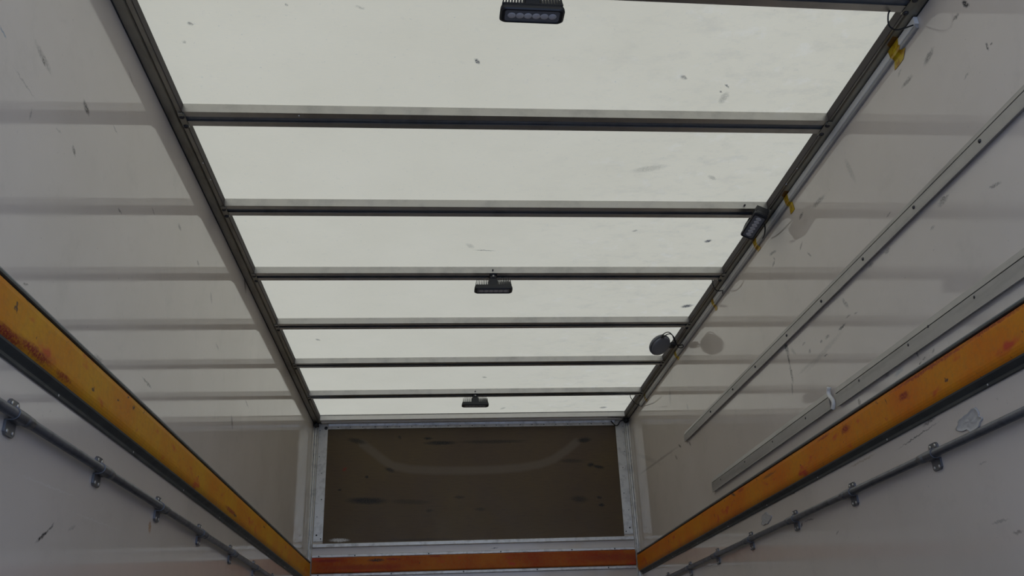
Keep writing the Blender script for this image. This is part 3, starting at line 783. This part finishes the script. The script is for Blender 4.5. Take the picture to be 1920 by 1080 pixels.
cable([(0.942, 1.215, -0.012), (0.950, 1.205, -0.030), (0.966, 1.20, -0.048), (0.982, 1.20, -0.046), (1.000, 1.195, -0.022), (1.03, 1.19, -0.010)],
      'black cable drooping in a vee in the right front corner', 0.004)
cable([(-1.04, 1.18, -0.012), (-1.0, 1.19, -0.002), (-0.95, 1.19, 0.002), (-0.91, 1.185, 0.006), (-0.89, 1.18, 0.007), (-0.905, 1.175, 0.004)],
      'black cable end poking along the header in the left front corner', 0.003)
for sx, lb in ((-1, 'lumpy black sealant blob in the left front roof corner'), (1, 'lumpy black sealant blob in the right front roof corner')):
    bm = bmesh.new()
    bmesh.ops.create_icosphere(bm, subdivisions=3, radius=1.0)
    for v in bm.verts:
        q = 1 + 0.22 * math.sin(5 * v.co.x + 3 * v.co.z) + 0.12 * math.sin(9 * v.co.y)
        v.co = Vector((v.co.x * 0.016 * q, v.co.y * 0.02, v.co.z * 0.017 * q))
    o = link_mesh('sealant_blob', bm, M['groove'], None, True); o.location = (sx * 1.043, 1.195, -0.014)
    tag(o, lb, 'sealant', 'black sealant blobs in the front corners')

# ------------------------------------------------------------------ work lights
def make_work_light(bracket=True):
    """lamp head hangs below the origin, lens facing down, long side on local x"""
    r = empty('work_light', (0, 0, 0), 'x', 'work light', 'black LED work lights')
    bm = bmesh.new()
    cy = 0.0
    loft(bm, [rounded_rect(0, cy, 0.0700, 0.0200, 0.007, -0.0680), rounded_rect(0, cy, 0.0700, 0.0200, 0.007, -0.0705), rounded_rect(0, cy, 0.0715, 0.0212, 0.008, -0.0715),
              rounded_rect(0, cy, 0.0775, 0.0250, 0.012, -0.0712), rounded_rect(0, cy, 0.0825, 0.0272, 0.012, -0.0675),
              rounded_rect(0, cy, 0.0822, 0.0270, 0.012, -0.0600), rounded_rect(0, cy, 0.0790, 0.0250, 0.011, -0.0510)])
    link_mesh('housing', bm, M['black'], r, False)
    bm = bmesh.new()
    xs = [(-0.076 + i * 0.0076) for i in range(8)] + [(0.0228 + i * 0.0076) for i in range(8)]
    for x in xs:
        e = abs(x) / 0.076
        lean = 0.0035 * (1 if x > 0 else -1) * e
        top = -0.0190 - (0.006 if e > 0.97 else 0)
        rg = lambda y: [(x - 0.0019, y, -0.052), (x + 0.0019, y, -0.052), (x + 0.0009 - lean, y, top), (x - 0.0009 - lean, y, top)]
        loft(bm, [rg(-0.024), rg(0.024)])
    add_box(bm, -0.078, 0.078, -0.0245, 0.0245, -0.0525, -0.0490)
    link_mesh('heat_sink', bm, M['black'], r)
    bm = bmesh.new(); loft(bm, [rounded_rect(0, cy, 0.0696, 0.0196, 0.0068, -0.0682), rounded_rect(0, cy, 0.0696, 0.0196, 0.0068, -0.0700)])
    link_mesh('lens', bm, M['lens'], r)
    for i in range(6):
        x = -0.0525 + i * 0.021
        bm = bmesh.new(); add_dome(bm, (x, 0, -0.0700), (0, 0, -1), 0.0105, 0.0016, 16)
        link_mesh('led', bm, M['led'], r, True)
    bm = bmesh.new()
    add_box(bm, -0.0185, 0.0185, -0.020, 0.014, -0.0510, -0.0180)
    add_box(bm, -0.0130, 0.0130, -0.022, 0.006, -0.0180, -0.0045)
    add_box(bm, -0.0165, 0.0165, -0.026, 0.016, -0.0045, -0.0006)
    link_mesh('bracket', bm, M['black'], r, bevel=0.0012)
    bm = bmesh.new(); add_cyl(bm, (0, -0.024, -0.010), (0, -0.029, -0.010), 0.0045, 10)
    link_mesh('bolt', bm, M['alu'], r, True)
    return r
wl = make_work_light()
wl.location = (0.003, Yk[0] - 0.0320, -0.0005)
wl.rotation_euler = (0, 0, 0.0245)
wl['label'] = 'large black work light with six round LEDs hanging at the top edge'
w2 = copy_tree(wl); w2.location = (0.0015, Yk[3] - 0.040, 0); w2.rotation_euler = (0, 0, 0)
w2['label'] = 'black finned work light hanging under the middle roof bow, at the centre of the roof'
w3 = copy_tree(wl); w3.location = (-0.012, Yk[6] - 0.040, 0)
w3['label'] = 'smallest black finned work light hanging just above the brown board'
w4 = copy_tree(wl)
cr, cu = Vector((0.99659, -0.07468, -0.03515)), Vector((0.00194, -0.40456, 0.91451))
away = Vector((0.34, 0.83, 0.445)).normalized()
ax = (0.58 * (cr * -0.55 + cu * -0.835) + 0.81 * away).normalized()      # long side, slanting down and forward
nrm = (-away - ax * (-away).dot(ax)).normalized()                        # lens side, turned to the rear of the box
side_ = ax.cross(nrm); side_ = side_ if side_.dot(cr) > 0 else -side_
nrm = (nrm * 0.975 + side_ * 0.20).normalized()
zc_ = -nrm; yc_ = zc_.cross(ax).normalized()
rot = Matrix((ax, yc_, zc_)).transposed()
w4.rotation_euler = rot.to_euler()
w4.location = Vector((0.9680, -1.735, -0.0540)) - rot @ Vector((0, 0, -0.055))
w4['label'] = 'black work light turned sideways along the right roof rail'
# small dark stubs on the near faces of the bows above the hanging lights
for k, x, lb in ((3, -0.001, 'tiny dark stub above the middle hanging work light'), (6, -0.012, 'tiny dark stub above the smallest hanging work light'),
                 (2, 0.93, 'tiny dark stub above the sideways work light')):
    bm = bmesh.new(); add_cyl(bm, (x, Yk[k] - BW - 0.0004, 0.012), (x, Yk[k] - BW - 0.007, 0.012), 0.0035, 10)
    tag(link_mesh('bolt', bm, M['bolt'], None, True), lb, 'bolt', 'small dark stubs on the roof bows')
# supply lead of the sideways light
bm = bmesh.new(); add_tube(bm, [(1.005, -1.73, -0.030), (1.022, -1.70, -0.045), (1.034, -1.66, -0.052), (1.043, -1.62, -0.050), (1.046, -1.60, -0.045)], 0.0028)
tag(link_mesh('cable_loop', bm, M['cable'], None, True), 'short black lead from the sideways work light into the trunking', 'cable', 'thin black cable loops')

# ------------------------------------------------------------------ round lamp with cable ties
lamp = empty('round_lamp', (0.925, -0.330, -0.028), 'round grey lamp tied to the right roof rail with black cable ties', 'lamp')
bm = bmesh.new()
def circ(r, z, n=40): return [(r * math.cos(2 * PI * i / n), r * math.sin(2 * PI * i / n), z) for i in range(n)]
loft(bm, [circ(0.050, 0.016), circ(0.058, 0.013), circ(0.061, 0.006), circ(0.061, -0.004), circ(0.057, -0.006)])
link_mesh('housing', bm, M['grey_lamp'], lamp, True)
bm = bmesh.new()
loft(bm, [circ(0.056, -0.0062), circ(0.056, -0.012), circ(0.052, -0.0165), circ(0.040, -0.0195), circ(0.022, -0.0210), circ(0.006, -0.0215)])
link_mesh('lens_cover', bm, M['dome'], lamp, True)
bm = bmesh.new(); add_box(bm, 0.018, 0.034, 0.046, 0.064, -0.014, -0.002)
link_mesh('clip', bm, M['black'], lamp, bevel=0.002)
ln = Vector((-0.238, -0.914, -0.329)).normalized() + cr * 0.70 - cu * 0.72      # face turned down and to the rear
ln.normalize(); lx_ = ln.cross(Vector((0, 0, 1))).normalized(); ly_ = (-ln).cross(lx_)
lamp.rotation_euler = Matrix((lx_, ly_, -ln)).transposed().to_euler()
bm = bmesh.new()  # the lamp's cable ties, joined into one doubled-back tube
k = 0.012
add_tube(bm, [(0.915, -0.405, -0.016), (0.930, -0.408, 0.004), (0.955, -0.41, 0.014), (0.976, -0.405, 0.000), (0.986, -0.395, -0.024), (1.002, -0.37, -0.038), (1.026, -0.345, -0.036), (1.046, -0.335, -0.030),
              (1.047, -0.335, -0.042), (1.028, -0.345, -0.050), (1.008, -0.37, -0.050), (0.993, -0.395, -0.030), (0.983, -0.405, -0.010), (0.965, -0.41, 0.004), (0.942, -0.408, -0.002), (0.927, -0.405, -0.018)], 0.0026)
tag(link_mesh('lamp_cable_ties', bm, M['cable'], None, True), 'two black cable ties in one doubled loop from the round grey lamp over the right rail', 'cable')
bm = bmesh.new(); add_box(bm, 0.990, 1.022, -0.315, -0.255, -0.020, -0.0025)
tag(link_mesh('lamp_bracket', bm, M['groove'], None, False, 0.004), 'small black bracket between the round grey lamp and the rail', 'bracket')

# ------------------------------------------------------------------ glue residue on the right wall
def residue(cy, cz, ry, rz, label, seed):
    rr = random.Random(seed); bm = bmesh.new()
    n = 36; ph = [rr.uniform(0, 6.28) for _ in range(5)]
    def rad(a): return 1 + 0.14 * math.sin(3 * a + ph[0]) + 0.10 * math.sin(5 * a + ph[1]) + 0.06 * math.sin(9 * a + ph[2])
    rings = []
    for s, h in ((1.0, 0.0003), (0.97, 0.0035), (0.88, 0.0022), (0.6, 0.0012), (0.3, 0.0020), (0.06, 0.0014)):
        rings.append([(W - h - 0.0006 * math.sin(7 * s + 4 * 2 * PI * i / n + ph[3]) * (s < 0.95), cy + ry * s * rad(2 * PI * i / n) * math.cos(2 * PI * i / n),
                       cz + rz * s * rad(2 * PI * i / n) * math.sin(2 * PI * i / n)) for i in range(n)])
    loft(bm, rings)
    return tag(link_mesh('glue_patch', bm, M['residue'], None, True), label, 'glue patch', 'dried glue patches on the right wall')
residue(-2.627, -1.075, 0.055, 0.024, 'shiny pale dried glue patch on the right wall above the nearest clamp', 3)
residue(-1.135, -1.062, 0.055, 0.022, 'small pale dried glue patch on the right wall above the tube', 5)
